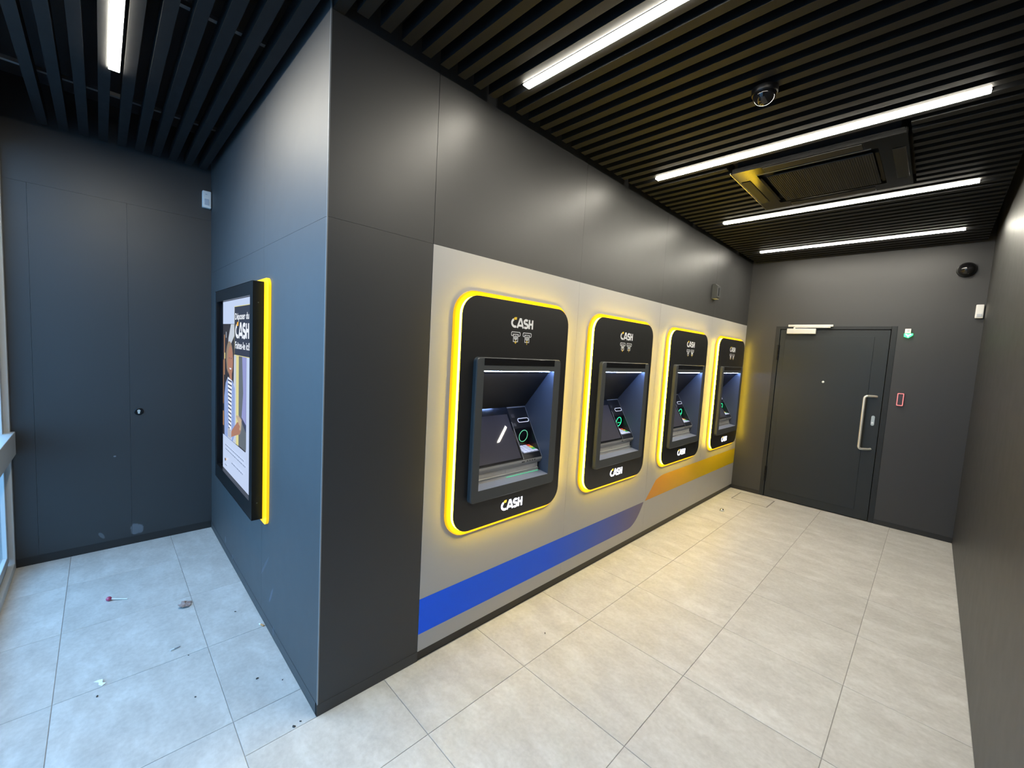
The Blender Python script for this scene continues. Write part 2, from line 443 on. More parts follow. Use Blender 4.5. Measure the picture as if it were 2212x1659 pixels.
for i, (a, b) in ((2, (2.8475, SEAM[3])), (3, (SEAM[3], YB-0.001))):
    band(grey[i], a, b, lambda y: 0.335, zt_or, 'orangeband', 60 if i == 2 else 2)
obj('baseboard_left', box(new(), -0.02, 0.0015, -0.0015, SEAM[0], 0, 0.052), 'wall_matt', kind='structure')
obj('baseboard_recessed', box(new(), -0.02, -0.004, SEAM[0], YB, 0, 0.051), 'plinth', wl)

wa = struct('wall_alcove_back')
obj('core', box(new(), XL-0.1, -0.03, 0.020, 0.12, 0, ZT), 'backing', wa)
panels(wa, [(-0.885, -0.003, 0.0, 2.105), (-0.885, -0.003, 2.105, ZT), (XL, -0.885, 0.0, 2.105), (XL, -0.885, 2.105, ZT)], FY, 0.020, 0.0, 'wall_scuffed')
obj('baseboard_alcove', box(new(), XL, 0.0, -0.0015, 0.0, 0, 0.052), 'wall_scuffed', kind='structure')
obj('trim_1', box(new(), -0.004, 0.0008, -0.0008, 0.004, 0.0525, ZT), 'edge', kind='structure')

ws = struct('wall_alcove_side')
obj('core', box(new(), XL-0.12, XL-0.020, YF-0.12, 0.1, 0, ZT), 'backing', ws)
panels(ws, [(YF-0.1, -0.960, 0.06, 2.51), (-0.960, -0.493, 0.06, 2.51), (-0.493, 0.0, 0.06, 2.51), (YF-0.1, 0.0, 2.51, ZT)], FX, XL-0.020, XL, 'wall_marked')
obj('baseboard_alcove_side', box(new(), XL-0.02, XL-0.006, YF-0.1, 0.0, 0, 0.06), 'plinth', kind='structure')

wr = struct('wall_right')
obj('core', box(new(), XR+0.02, XR+0.12, YF-0.12, YB+0.1, 0, ZT), 'backing', wr)
panels(wr, [(YF-0.1, YB+0.05, 0, ZT)], FX, XR+0.02, XR, 'wall')

wb = struct('wall_back')
DX0, DX1, DZ = 0.328, 1.416, 2.096
obj('core', box(new(), -0.1, XR+0.1, YB+0.10, YB+0.2, 0, ZT), 'backing', wb)
obj('panel', prism(new(), [(-0.05, 0), (DX0, 0), (DX0, DZ), (DX1, DZ), (DX1, 0), (XR, 0), (XR, ZT), (-0.05, ZT)], FY, YB+0.10, YB), 'wall_matt', wb)
obj('baseboard_back', box(new(), DX1+0.002, XR-0.001, YB-0.004, YB, 0, 0.05), 'plinth', kind='structure')
obj('baseboard_back_corner', box(new(), 0.001, DX0-0.002, YB-0.004, YB, 0, 0.05), 'plinth', kind='structure')

# ---- ceiling: black plenum, carrier rails, every slat by itself
ce = obj('ceiling', box(new(), XL-0.1, XR+0.1, YF-0.12, YB+0.1, ZT, ZT+0.08), 'plenum', kind='structure')
PITCH, G0 = 0.0952, 0.812
LY = [G0, G0+14*PITCH, G0+27*PITCH, G0+40*PITCH]
CASS = (0.668, 1.512, 2.31, 3.14)
def slat(x0, x1, yc):
    o = obj('slat', box(new(), x0, x1, yc-0.0225, yc+0.0225, ZC, ZC+0.065), 'slat', ce)
for i in range(11):
    slat(XL+0.07, XR-0.05, -0.878+0.0905*i)
for k in range(-8, 47):
    yc = G0 + PITCH*(k+0.5)
    if yc < 0.07 or yc > YB-0.04: continue
    if CASS[2]-0.03 < yc < CASS[3]+0.03:
        slat(0.055, CASS[0]-0.012, yc); slat(CASS[1]+0.012, XR-0.05, yc)
    else:
        slat(0.055, XR-0.05, yc)
for x in (-1.70, -0.55):
    obj('carrier_rail', box(new(), x-0.012, x+0.012, YF+0.05, -0.03, ZC+0.066, ZC+0.085), 'rail', ce)
for x in (0.45, 1.62):
    obj('carrier_rail', box(new(), x-0.012, x+0.012, YF+0.05, YB-0.03, ZC+0.066, ZC+0.085), 'rail', ce)

# ---- glass front (daylight comes in here) and the pavement outside
FW0, FW1 = XL, 1.0
wf = struct('wall_front')
panels(wf, [(FW1, XR, 0, ZT)], FY, YF-0.10, YF, 'wall')
obj('lintel', box(new(), XL, FW1, YF-0.10, YF, 2.80, ZT), 'wall', wf)
wn = struct('window_1')
def frame_strip(name, x0, x1, z0, z1, d0=0.0, m='alu', dep=0.08):
    return obj(name, box(new(), x0, x1, YF-dep-d0, YF-d0, z0, z1, 0.003), m, wn)
frame_strip('jamb', XL, XL+0.035, 0.0, 2.80)
frame_strip('gasket', XL+0.035, XL+0.060, 0.085, 2.70, 0.03, 'gasket', 0.02)
frame_strip('sash', XL+0.060, XL+0.115, 0.075, 2.72, 0.022, 'alu', 0.05)
frame_strip('sill', XL+0.035, FW1-0.05, 0.0, 0.05)
frame_strip('lower_gasket', XL+0.06, FW1-0.05, 0.05, 0.07, 0.03, 'gasket', 0.02)
frame_strip('bottom_rail', XL+0.115, FW1-0.05, 0.07, 0.125, 0.022, 'alu', 0.05)
frame_strip('mid_rail', XL+0.035, FW1-0.05, 0.775, 0.925, -0.022, 'alu', 0.09)
frame_strip('head', XL+0.035, FW1-0.05, 2.72, 2.80)
frame_strip('jamb', FW1-0.05, FW1, 0.0, 2.80)
frame_strip('mullion', -0.98, -0.92, 0.07, 2.72); frame_strip('mullion', 0.20, 0.26, 0.07, 2.72)
for (x0, x1) in ((XL+0.115, -0.98), (-0.92, 0.20), (0.26, FW1-0.05)):
    for (z0, z1) in ((0.125, 0.775), (0.925, 2.72)):
        obj('pane', box(new(), x0, x1, YF-0.050, YF-0.042, z0, z1), 'glass', wn)
obj('pavement', box(new(), -14, 8, -16, YF-0.13, -0.10, -0.02), 'pavement', kind='structure')

# ---- door in the back wall
dr = struct('door_1')
bm = new()
box(bm, DX0, DX0+0.045, YB-0.004, YB+0.10, 0, DZ, 0.002); box(bm, DX1-0.045, DX1, YB-0.004, YB+0.10, 0, DZ, 0.002); box(bm, DX0+0.0452, DX1-0.0452, YB-0.004, YB+0.10, DZ-0.035, DZ, 0.002)
obj('door_frame', bm, 'doorframe', dr)
leaf = obj('door_leaf', box(new(), DX0+0.050, DX1-0.050, YB+0.004, YB+0.07, 0.008, DZ-0.040, 0.002), 'door', dr)
obj('raised_plate', box(new(), 0.432, 1.245, YB-0.001, YB+0.006, 0.10, 1.984, 0.0012), 'door', leaf)
obj('door_gap', box(new(), DX0+0.02, DX1-0.02, YB+0.072, YB+0.09, 0.0, DZ), 'gap', dr)
bm = new()
pts = [(1.322, YB+0.004, 1.350), (1.302, YB-0.018, 1.353), (1.255, YB-0.064, 1.353)]
pts += [(1.255-0.026*math.sin(a), YB-0.064-0.012*math.sin(a), 1.353-0.026*(1-math.cos(a))) for a in (0.4, 0.8, 1.2, PI/2)]
low = [(x, yy, 2*1.068-zz) for x, yy, zz in pts[::-1]]
tube(bm, pts+low, 0.0125, 12)
obj('pull_handle', bm, 'steel', dr, smooth=True)
es = obj('lock_escutcheon', prism(new(), rrect(1.298, 1.326, 1.040, 1.147, 0.0138), FY, YB+0.006, YB-0.004), 'greysteel', dr)
bm = new(); lathe(bm, [(0.011, 0), (0.011, 0.004), (0.009, 0.005)], Matrix.Translation((1.312, YB-0.003, 1.066)) @ Matrix.Rotation(PI/2, 4, 'X'), 16)
obj('lock_cylinder', bm, 'steel', es)
bm = new(); lathe(bm, [(0.012, 0), (0.012, 0.004), (0.007, 0.006)], Matrix.Translation((0.846, YB+0.002, 1.466)) @ Matrix.Rotation(PI/2, 4, 'X'), 16)
obj('peephole', bm, 'steel', dr)
for z0 in (0.20, 1.69):
    bm = new()
    for q in range(3): lathe(bm, [(0.011, z0+q*0.062), (0.011, z0+q*0.062+0.058)], Matrix.Translation((DX0+0.046, YB-0.006, 0)), 12)
    obj('hinge', bm, 'blackmetal', dr)
cl = obj('closer_body', box(new(), 0.449, 0.732, YB-0.048, YB+0.004, 2.006, 2.066, 0.004), 'silver', dr)
obj('closer_rail', box(new(), 0.455, 0.884, YB-0.030, YB-0.004, 2.088, 2.112, 0.003), 'silver', dr)
bm = new(); box(bm, 0.52, 0.862, YB-0.040, YB-0.022, 2.0755, 2.0865, 0.002); box(bm, 0.512, 0.530, YB-0.042, YB-0.022, 2.06, 2.082, 0.002)
obj('closer_arm', bm, 'silver', dr)

# ------------------------------------------------------------------ ceiling lights
def linear_light(x0, x1, yc, label, lens='tube'):
    t = thing('linear_light', ((x0+x1)/2, yc, ZC), label, 'ceiling light', 'linear ceiling lights')
    obj('profile', box(new(), x0, x1, yc-0.0225, yc+0.0225, ZC-0.001, ZC+0.062, 0.002), 'lightbody', t)
    obj('diffuser', box(new(), x0+0.0005, x1-0.0005, yc-0.020, yc+0.020, ZC-0.0065, ZC-0.0015, 0.002), lens, t)
    for xx in (x0, x1-0.004): obj('end_cap', box(new(), xx, xx+0.004, yc-0.0215, yc+0.0215, ZC-0.0012, ZC+0.055), 'lightbody', t)
linear_light(-1.203, -0.02, -0.573, 'lit white light bar in the alcove ceiling by the glass front', 'tube_alcove')
for yy, (a, b), lab in zip(LY, ((0.243, 1.785), (0.238, 1.782), (0.265, 1.811), (0.235, 1.794)), (
        'lit white light bar over the corridor beside the dark column',
        'lit white light bar between dome camera and ceiling air conditioner',
        'lit white light bar just behind the ceiling air conditioner',
        'lit white light bar closest to the door wall')):
    linear_light(a, b, yy, lab)

# ------------------------------------------------------------------ ceiling air conditioner
x0, x1, y0, y1 = CASS; zc = 2.845
ac = thing('air_conditioner', ((x0+x1)/2, (y0+y1)/2, zc), 'gloss black square ceiling air conditioner with ribbed grille', 'air conditioner')
FZ = lambda u, v, t: Vector((u, v, t))
cx, cy = (x0+x1)/2, (y0+y1)/2
bm = new(); ring(bm, rrect(x0, x1, y0, y1, 0.02, 4), rrect(cx-0.30, cx+0.30, cy-0.30, cy+0.30, 0.01, 4), FZ, zc+0.03, zc)
# louvre slots stay open in the cover: dark flaps hang just below it
obj('cover', bm, 'acgloss', ac)
obj('housing', box(new(), x0+0.03, x1-0.03, y0+0.03, y1-0.03, zc+0.031, zc+0.20), 'plenum', ac)
for (a, b, c, d) in ((cx-0.24, cx+0.24, y0+0.012, y0+0.085), (cx-0.24, cx+0.24, y1-0.085, y1-0.012), (x0+0.012, x0+0.068, cy-0.24, cy+0.24), (x1-0.068, x1-0.012, cy-0.24, cy+0.24)):
    lo = obj('louvre', box(new(), a, b, c, d, zc-0.004, zc-0.0005, 0.0015), 'acmatt', ac)
for xx in (x0+0.122, x1-0.140):
    obj('slit', box(new(), xx, xx+0.016, cy-0.24, cy+0.24, zc-0.0015, zc+0.001), 'gap', ac)
for yy in (y0+0.105,):
    obj('slit', box(new(), cx-0.30, cx+0.27, yy, yy+0.010, zc-0.0015, zc+0.001), 'rail', ac)
gr = obj('grille', box(new(), cx-0.255, cx+0.275, cy-0.25, cy+0.27, zc-0.004, zc+0.004, 0.002), 'acmatt', ac)
bm = new()
for q in range(48):
    xx = cx-0.250+q*0.0109
    box(bm, xx, xx+0.004, cy-0.245, cy+0.265, zc-0.007, zc-0.004)
obj('grille_ribs', bm, 'acrib', gr, kind='stuff')
obj('edge_highlight', box(new(), x0-0.003, x0+0.001, y0, y1, zc-0.001, zc+0.010), 'chrome', ac)  # bright strip standing in for the highlight along the cover's left edge

# ------------------------------------------------------------------ dome cameras
t = thing('dome_camera', (1.062, 1.53, ZC), 'small gloss black dome camera hanging under the ceiling slats', 'camera', 'dome cameras')
D = Matrix.Translation((1.062, 1.53, ZC)) @ Matrix.Rotation(PI, 4, 'X')
obj('mounting_ring', lathe(new(), [(0.050, 0.0), (0.054, 0.002), (0.054, 0.022), (0.050, 0.028), (0.047, 0.028)], D, 32), 'blackmetal', t, smooth=True)
obj('dome', lathe(new(), [(0.047, 0.024)]+[(0.047*math.cos(a), 0.026+0.044*math.sin(a)) for a in [i*PI/2/8 for i in range(9)]], D, 32), 'gloss', t, smooth=True)
t = thing('dome_camera', (1.845, YB, 2.622), 'black dome camera on the back wall above the exit light', 'camera', 'dome cameras')
D = Matrix.Translation((1.845, YB, 2.622)) @ Matrix.Rotation(PI/2, 4, 'X')
obj('mounting_ring', lathe(new(), [(0.068, 0.0), (0.068, 0.024), (0.066, 0.032), (0.060, 0.034)], D, 32), 'blackmetal', t, smooth=True)
obj('dome', lathe(new(), [(0.061, 0.030)]+[(0.061*math.cos(a), 0.034+0.060*math.sin(a)) for a in [i*PI/2/8 for i in range(9)]], D, 32), 'gloss', t, smooth=True)

# ------------------------------------------------------------------ wall boxes, sensors, signs
def detector(loc, ax, label):
    t = thing('motion_detector', loc, label, 'motion detector', 'motion detectors')
    x, y, z = loc
    if ax == 'x':
        b = lambda a, c, e, f_, g_, h, bev: box(new(), x+a, x+c, y+e, y+f_, z+g_, z+h, bev)
        obj('housing', b(0, 0.038, -0.060, -0.004, 0, 0.128, 0.006), 'whiteplastic', t)
        obj('sensor_lens', b(0.036, 0.041, -0.049, -0.018, 0.020, 0.066, 0.003), 'lens', t)
        obj('indicator', b(0.037, 0.0395, -0.043, -0.030, 0.098, 0.104, 0.001), 'lens', t)
    else:
        b = lambda a, c, e, f_, g_, h, bev: box(new(), x+a, x+c, y+e, y+f_, z+g_, z+h, bev)
        obj('housing', b(0, 0.052, -0.040, 0, 0, 0.126, 0.006), 'whiteplastic', t)
        obj('sensor_lens', b(0.010, 0.042, -0.044, -0.038, 0.012, 0.040, 0.003), 'lens', t)
detector((XL, 0.0, 2.598), 'x', 'small white motion detector in the dark alcove corner')
detector((1.938, YB, 2.164), 'y', 'small white motion detector right of the green exit light')

t = thing('wall_sensor', (0, 4.00, 2.287), 'small dark sensor box on the wall above the cash machines', 'sensor')
bm = new(); prism(bm, [(0.0, 0.0), (0.045, 0.008), (0.052, 0.016), (0.052, 0.130), (0.028, 0.152), (0.0, 0.152)], lambda u, v, tt: Vector((u, tt, 2.287+v)), 3.962, 4.055)
obj('housing', bm, 'bezel', t)
obj('underside_plate', box(new(), 0.008, 0.046, 3.975, 4.045, 2.286, 2.2895), 'greysteel', t)
obj('front_slot', box(new(), 0.0510, 0.0530, 3.995, 4.02, 2.32, 2.40), 'gap', t)

t = thing('exit_light', (1.500, YB, 1.985), 'small white box with green lit exit pictogram right of the door', 'exit sign')
obj('housing', box(new(), 1.474, 1.520, YB-0.030, YB, 2.020, 2.066, 0.003), 'whiteplastic', t)
obj('grey_window', box(new(), 1.490, 1.508, YB-0.0315, YB-0.029, 2.036, 2.058), 'lens', t)
obj('lit_plate', prism(new(), [(1.470, 2.020), (1.536, 2.020), (1.536, 2.002), (1.504, 1.974), (1.470, 1.988)], FY, YB-0.022, YB-0.006), 'exitgreen', t)
bm = new(); ribbon(bm, [(1.482, 2.012), (1.502, 1.996), (1.522, 2.012)], 0.008, FY, YB-0.0235, YB-0.021); ribbon(bm, [(1.502, 2.002), (1.500, 1.982)], 0.008, FY, YB-0.0236, YB-0.021)
obj('arrow', bm, 'exitwhite', t)

t = thing('card_reader', (1.503, YB, 1.281), 'small black keypad reader with red lit frame beside the door', 'keypad')
obj('housing', box(new(), 1.482, 1.526, YB-0.022, YB, 1.284, 1.407, 0.004), 'readerpad', t)
obj('red_frame', ring(new(), rrect(1.479, 1.529, 1.281, 1.410, 0.008, 4), rrect(1.4855, 1.5225, 1.2885, 1.4025, 0.005, 4), FY, YB-0.026, YB-0.010), 'redled', t)
bm = new()
for a in range(3):
    for b in range(5): box(bm, 1.490+a*0.0105, 1.4975+a*0.0105, YB-0.0245, YB-0.022, 1.300+b*0.018, 1.311+b*0.018)
obj('buttons', bm, 'symbol', t)

t = thing('keyhole', (XL, -0.445, 1.013), 'round black lock with silver keyhole in the dark alcove wall', 'lock')
D = Matrix.Translation((XL, -0.445, 1.013)) @ Matrix.Rotation(PI/2, 4, 'Y')
obj('rosette', lathe(new(), [(0.026, 0), (0.026, 0.006), (0.022, 0.009), (0.0, 0.009)], D, 28), 'blackmetal', t, smooth=True)
bm = new(); prism(bm, arc(-0.445, 1.019, 0.009, 0.009, -40, 220, 12)+[(-0.450, 0.998), (-0.440, 0.998)], FX, XL+0.008, XL+0.0115)
obj('keyhole_plate', bm, 'steel', t)

# ------------------------------------------------------------------ logo lettering: C A S H (the tip of the C is a yellow square)
def logo(u0, z0, wd, h):
    """returns lists of (white strokes), (yellow polygon) in wall coordinates"""
    s = lambda x, y_: (u0+x*wd, z0+y_*h)
    wh = [[s(*p) for p in arc(0.185, 0.5, 0.135, 0.40, 118, 292, 18)] ,
          [s(0.285, 0.0), s(0.395, 0.96), s(0.435, 0.96), s(0.545, 0.0)],
          [s(0.335, 0.27), s(0.50, 0.27)],
          [s(*p) for p in arc(0.665, 0.715, 0.082, 0.205, 40, 262, 14)] + [s(*p) for p in arc(0.66, 0.295, 0.085, 0.215, 82, -140, 14)],
          [s(0.812, 0.0), s(0.812, 1.0)], [s(0.957, 0.0), s(0.957, 1.0)], [s(0.812, 0.52), s(0.957, 0.52)]]
    ye = [s(0.115, 0.92), s(0.155, 1.10), s(0.255, 1.13), s(0.245, 0.86), s(0.165, 0.82)]
    return wh, ye
def logo_objs(parent, u0, z0, wd, h, F, t0, t1, mw, my, name='lettering'):
    wh, ye = logo(u0, z0, wd, h); bm = new()
    for k, st in enumerate(wh): ribbon(bm, st, (0.0130 if k in (0, 3) else 0.0118)/0.187*wd*(h/wd/0.2834)**0.5, F, t0, t1 + k*0.00003*(1 if t1 > t0 else -1))
    o = obj(name, bm, mw, parent)
    obj(name+'_tip', prism(new(), ye, F, t0, t1), my, parent)
    return o

# ------------------------------------------------------------------ cash machine (built as the one by the dark column)
YC = 1.09
ATM_LABELS = ['black cash machine nearest the dark column, with thin pale green ring',
              'second cash machine from the dark column, with bright green ring',
              'third cash machine from the dark column, above where the orange band starts',
              'cash machine next to the door wall, the farthest of the four']
def cash_machine():
    t = thing('cash_machine', (0, YC, 0.606), ATM_LABELS[0], 'cash machine', 'cash machines in the grey wall')
    hole = rrect(0.753, 1.436, 0.80, 1.56, 0.01)
    obj('yellow_backplate', ring(new(), rrect(0.626, 1.550, 0.606, 1.921, 0.135), rrect(0.70, 1.48, 0.68, 1.85, 0.10), FX, 0.0, 0.012, 0.003), 'yellow', t)
    obj('light_edge', ring(new(), rrect(0.659, 1.527, 0.632, 1.894, 0.105), rrect(0.70, 1.48, 0.68, 1.85, 0.08), FX, 0.0121, 0.028), 'ledge', t)
    fa = obj('fascia', ring(new(), rrect(0.661, 1.526, 0.630, 1.897, 0.107), hole, FX, 0.0281, 0.032, 0.001), 'fascia', t)
    logo_objs(fa, 1.003, 1.752, 0.187, 0.053, FX, 0.0318, 0.0326, 'white', 'logoyellow')
    logo_objs(fa, 1.003, 0.684, 0.182, 0.054, FX, 0.0318, 0.0332, 'litwhite', 'lityellow', 'lit_lettering')
    # two banknote pictograms
    for q, u in enumerate((1.013, 1.107)):
        bm = new(); S = lambda a, b: (u+a*0.070, 1.664+b*0.063)
        ribbon(bm, [S(0.22, 0.66), S(0.05, 0.66), S(0.0, 0.74), S(0.0, 0.92), S(0.05, 1.0), S(0.95, 1.0), S(1, 0.92), S(1, 0.74), S(0.95, 0.66), S(0.78, 0.66)], 0.0034, FX, 0.0318, 0.0326)
        ribbon(bm, [S(0.16, 0.80), S(0.84, 0.80)], 0.0034, FX, 0.0318, 0.03263)
        ribbon(bm, [S(0.25, 0.80), S(0.25, 0.14), S(0.75, 0.14), S(0.75, 0.80)], 0.0034, FX, 0.0318, 0.03266)
        ribbon(bm, [S(*p) for p in arc(0.5, 0.49, 0.16, 0.17, 0, 345, 14)], 0.0032, FX, 0.0318, 0.0327, True)
        ribbon(bm, [S(*p) for p in arc(0.5, 0.47, 0.07, 0.08, 0, 345, 8)], 0.003, FX, 0.0318, 0.0327, True)
        obj('banknote_symbol', bm, 'white', fa)
        bm = new()
        if q == 0:
            ribbon(bm, [S(0.5, 0.30), S(0.5, 0.08)], 0.003, FX, 0.0318, 0.0329); prism(bm, [S(0.36, 0.10), S(0.5, -0.06), S(0.64, 0.10)], FX, 0.0318, 0.0330)
        else:
            ribbon(bm, [S(0.5, 0.16), S(0.5, -0.08)], 0.003, FX, 0.0318, 0.0329); prism(bm, [S(0.36, 0.16), S(0.5, 0.32), S(0.64, 0.16)], FX, 0.0318, 0.0330)
        obj('symbol_arrow', bm, 'logoyellow', fa)
    # protruding bezel
    Y0, Y1, Z0, Z1 = 0.80, 1.376, 0.852, 1.506
    bz = obj('bezel', ring(new(), rrect(0.748, 1.441, 0.787, 1.578, 0.026), rrect(Y0, Y1, Z0, Z1, 0.002), FX, 0.0, 0.060, 0.005), 'bezel', t)
    obj('camera_window', box(new(), 0.0595, 0.0612, Y0, Y1, 1.536, 1.574, 0.0006), 'gloss', bz)
    # recess lining: shelf, side walls, hood
    bm = new(); sidep = [(0.0599, 0.845), (0.0599, 1.512), (-0.27, 1.512), (-0.27, 0.845)]
    FS = lambda u, v, tt: Vector((u, tt, v))
    obj('side_cheek', prism(bm, sidep, FS, Y0-0.012, Y0+0.0002), 'recess', t); obj('side_cheek', prism(new(), sidep, FS, Y1-0.0002, Y1+0.012), 'recess', t)
    obj('shelf', prism(new(), [(0.0598, 0.845), (0.0598, 0.8535), (-0.006, 0.8635), (-0.06, 0.8635), (-0.06, 0.845)], FS, Y0, Y1), 'shelf', t)
    hd = obj('hood', prism(new(), [(0.0599, 1.5055), (0.0599, 1.520), (-0.26, 1.520), (-0.26, 1.235), (-0.192, 1.235), (0.012, 1.488), (0.036, 1.5055)], FS, Y0, Y1), 'hood', t)
    for q in range(5):
        a = Y0+0.004+q*0.1135
        bm = new(); prism(bm, [(0.0315, 1.5015), (0.0355, 1.5042), (0.0355, 1.5028), (0.0322, 1.5005)], FS, a, a+0.106)
        obj('led_strip', bm, 'ledblue', t)
    # console
    p0 = Vector((0.0039, 0.9543)); p1 = Vector((-0.1767, 1.2617)); I = Vector((-0.112, 1.008))
    dv = p1-p0; Ls = dv.length; dn = Vector((dv.y, -dv.x))/Ls
    P = lambda tt: p0+dv*tt
    F_, T_ = P(0.100), P(0.575)
    bm = new(); back = [(-0.25, 1.2617), (-0.25, 0.955)]
    full = [tuple(p0), tuple(p1)]+back
    prism(bm, full, FS, Y0, 1.2125); prism(bm, full, FS, 1.371, Y1)
    prism(bm, [tuple(p0), tuple(F_), tuple(I), tuple(T_), tuple(p1)]+back, FS, 1.2125, 1.371)
    cs = obj('console', bm, 'console', t)
    bm = new(); prism(bm, [tuple(P(0.965)+dn*0.0008), tuple(P(0.998)+dn*0.0008), tuple(p1+dn*0.001), tuple(p1+Vector((-0.004, 0.002))), tuple(p1-dn*0.003)], FS, Y0, Y1)
    prism(bm, [tuple(p0+dn*0.0008), tuple(p1+dn*0.0008), tuple(p1-dn*0.002), tuple(p0-dn*0.002)], FS, Y1-0.0035, Y1-0.0005)
    obj('console_rim', bm, 'consolegrey', cs)
    obj('console_nose', prism(new(), [(-0.010, 0.918), (0.004, 0.940), (0.0045, 0.9542), (-0.02, 0.9542), (-0.06, 0.9542), (-0.06, 0.918)], FS, Y0, Y1), 'consolegrey', t)
    bm = new(); box(bm, 0.0035, 0.0055, 1.19, 1.215, 0.938, 0.946); 
    for q in range(4): box(bm, 0.0032, 0.0048, 1.235+q*0.022, 1.247+q*0.022, 0.940, 0.947)
    obj('nose_marks', bm, 'symbol', t)
    tr_ = obj('cash_slot', prism(new(), [(-0.006, 0.8637), (-0.006, 0.8815), (-0.014, 0.886), (-0.014, 0.917), (-0.06, 0.9175), (-0.06, 0.8637)], FS, Y0, Y1-0.02), 'tray', t)
    obj('slot_shutter', box(new(), -0.016, -0.0125, Y0+0.01, 1.01, 0.890, 0.911, 0.001), 'tray', tr_)
    obj('slot_shutter', box(new(), -0.016, -0.0125, 1.07, 1.33, 0.890, 0.911, 0.001), 'tray', tr_)
    obj('slot_bar', box(new(), -0.016, -0.0030, Y0, Y1-0.02, 0.8800, 0.8845, 0.001), 'consolegrey', tr_)
    # screen on the slope
    FC = lambda u, v, tt: Vector((*(lambda q: (q.x, u, q.y))(P(v/Ls)+dn*tt),))
    sc = obj('screen_glass', prism(new(), rrect(Y0+0.002, 1.2045, 0.006, Ls*0.985, 0.004, 3), FC, 0.0002, 0.0022), 'screenrim', t)
    obj('display', prism(new(), rrect(Y0+0.012, 1.188, Ls*0.045, Ls*0.852, 0.002, 3), FC, 0.0022, 0.0026), 'screen', sc)
    obj('divider', prism(new(), [(1.2048, 0.004), (1.2085, 0.004), (1.2085, Ls*0.70), (1.2048, Ls*0.70)], FC, 0.0002, 0.0030), 'consolegrey', t)
    for (a, b, c, d) in ((1.221, 1.249, 0.780, 0.842), (1.214, 1.241, 0.612, 0.676)):
        obj('symbol_tile', prism(new(), [(a, c*Ls), (b, c*Ls), (b, d*Ls), (a, d*Ls)], FC, 0.0002, 0.001), 'symbol', cs)
    cr_ = obj('card_slot', prism(new(), rrect(1.270, 1.362, Ls*0.686, Ls*0.744, 0.010, 5), FC, 0.0002, 0.0016), 'screenrim', t)
    obj('slot_light', ring(new(), rrect(1.2645, 1.3665, Ls*0.674, Ls*0.756, 0.0142, 5), rrect(1.2682, 1.3628, Ls*0.685, Ls*0.745, 0.0102, 5), FC, 0.0002, 0.0026), 'slotlight', cr_)
    # contactless ring on the pocket's upper face
    dI = (T_-I); LI = dI.length; nI = Vector((dI.y, -dI.x))/LI
    FR = lambda u, v, tt: Vector((*(lambda q: (q.x, u, q.y))(I+dI*(v/LI)+nI*tt),))
    cu, cv = 1.304, LI*0.545
    obj('contactless_panel', prism(new(), rrect(1.216, 1.368, LI*0.04, LI*0.96, 0.004, 3), FR, 0.0002, 0.0014), 'gloss', t)
    rg = obj('contactless_ring', ring(new(), arc(cu, cv, 0.0400, 0.0400, 0, 352.5, 47), arc(cu, cv, 0.0360, 0.0360, 0, 352.5, 47), FR, 0.0012, 0.0030), 'ringpale', t)
    # keypad on the pocket floor
    dF = (I-F_); LF = dF.length; nF = Vector((dF.y, -dF.x))/LF
    if nF.y < 0: nF = -nF
    FK = lambda u, v, tt: Vector((*(lambda q: (q.x, u, q.y))(F_+dF*(v/LF)+nF*tt),))
    kp = obj('keypad', prism(new(), rrect(1.232, 1.369, LF*0.05, LF*0.97, 0.003, 3), FK, 0.0002, 0.003), 'keypad', t)
    bm = new(); cw, ch = 0.0335, LF*0.225
    for a in range(4):
        for b in range(4):
            u, v = 1.2335+a*cw, LF*0.06+b*ch
            quad = rrect(u+0.003, u+cw-0.003, v+0.0025, v+ch-0.0025, 0.003, 2)
            if a == 3 and b >= 1:
                obj('colour_key', prism(new(), quad, FK, 0.003, 0.006), ('keygreen', 'keyyellow', 'keyred')[b-1], kp)
            else: prism(bm, quad, FK, 0.003, 0.006)
    obj('number_keys', bm, 'key', kp)
    return t

first = cash_machine()
for i in range(1, 4):
    c = copy_tree(first); c.location = (0, YC+ATM_DY[i], 0.606); c['label'] = ATM_LABELS[i]
    for ch in c.children:
        if ch.name.startswith('contactless_ring'):
            ch.data = ch.data.copy(); ch.data.materials[0] = MT['ringbright']
            # the lit pointer that the other three show inside the ring
            dI = Vector((-0.112, 1.008))
            bm = new(); box(bm, -0.0965, -0.0945, 1.274+ATM_DY[i], 1.328+ATM_DY[i], 1.0668, 1.0690)
            obj('pointer', bm, 'ringbright', ch)
# thin green light along the first machine's slot
bm = new(); box(bm, -0.0058, -0.0030, 1.07, 1.355, 0.8640, 0.8668)
obj('slot_indicator', bm, 'greenstrip', first)

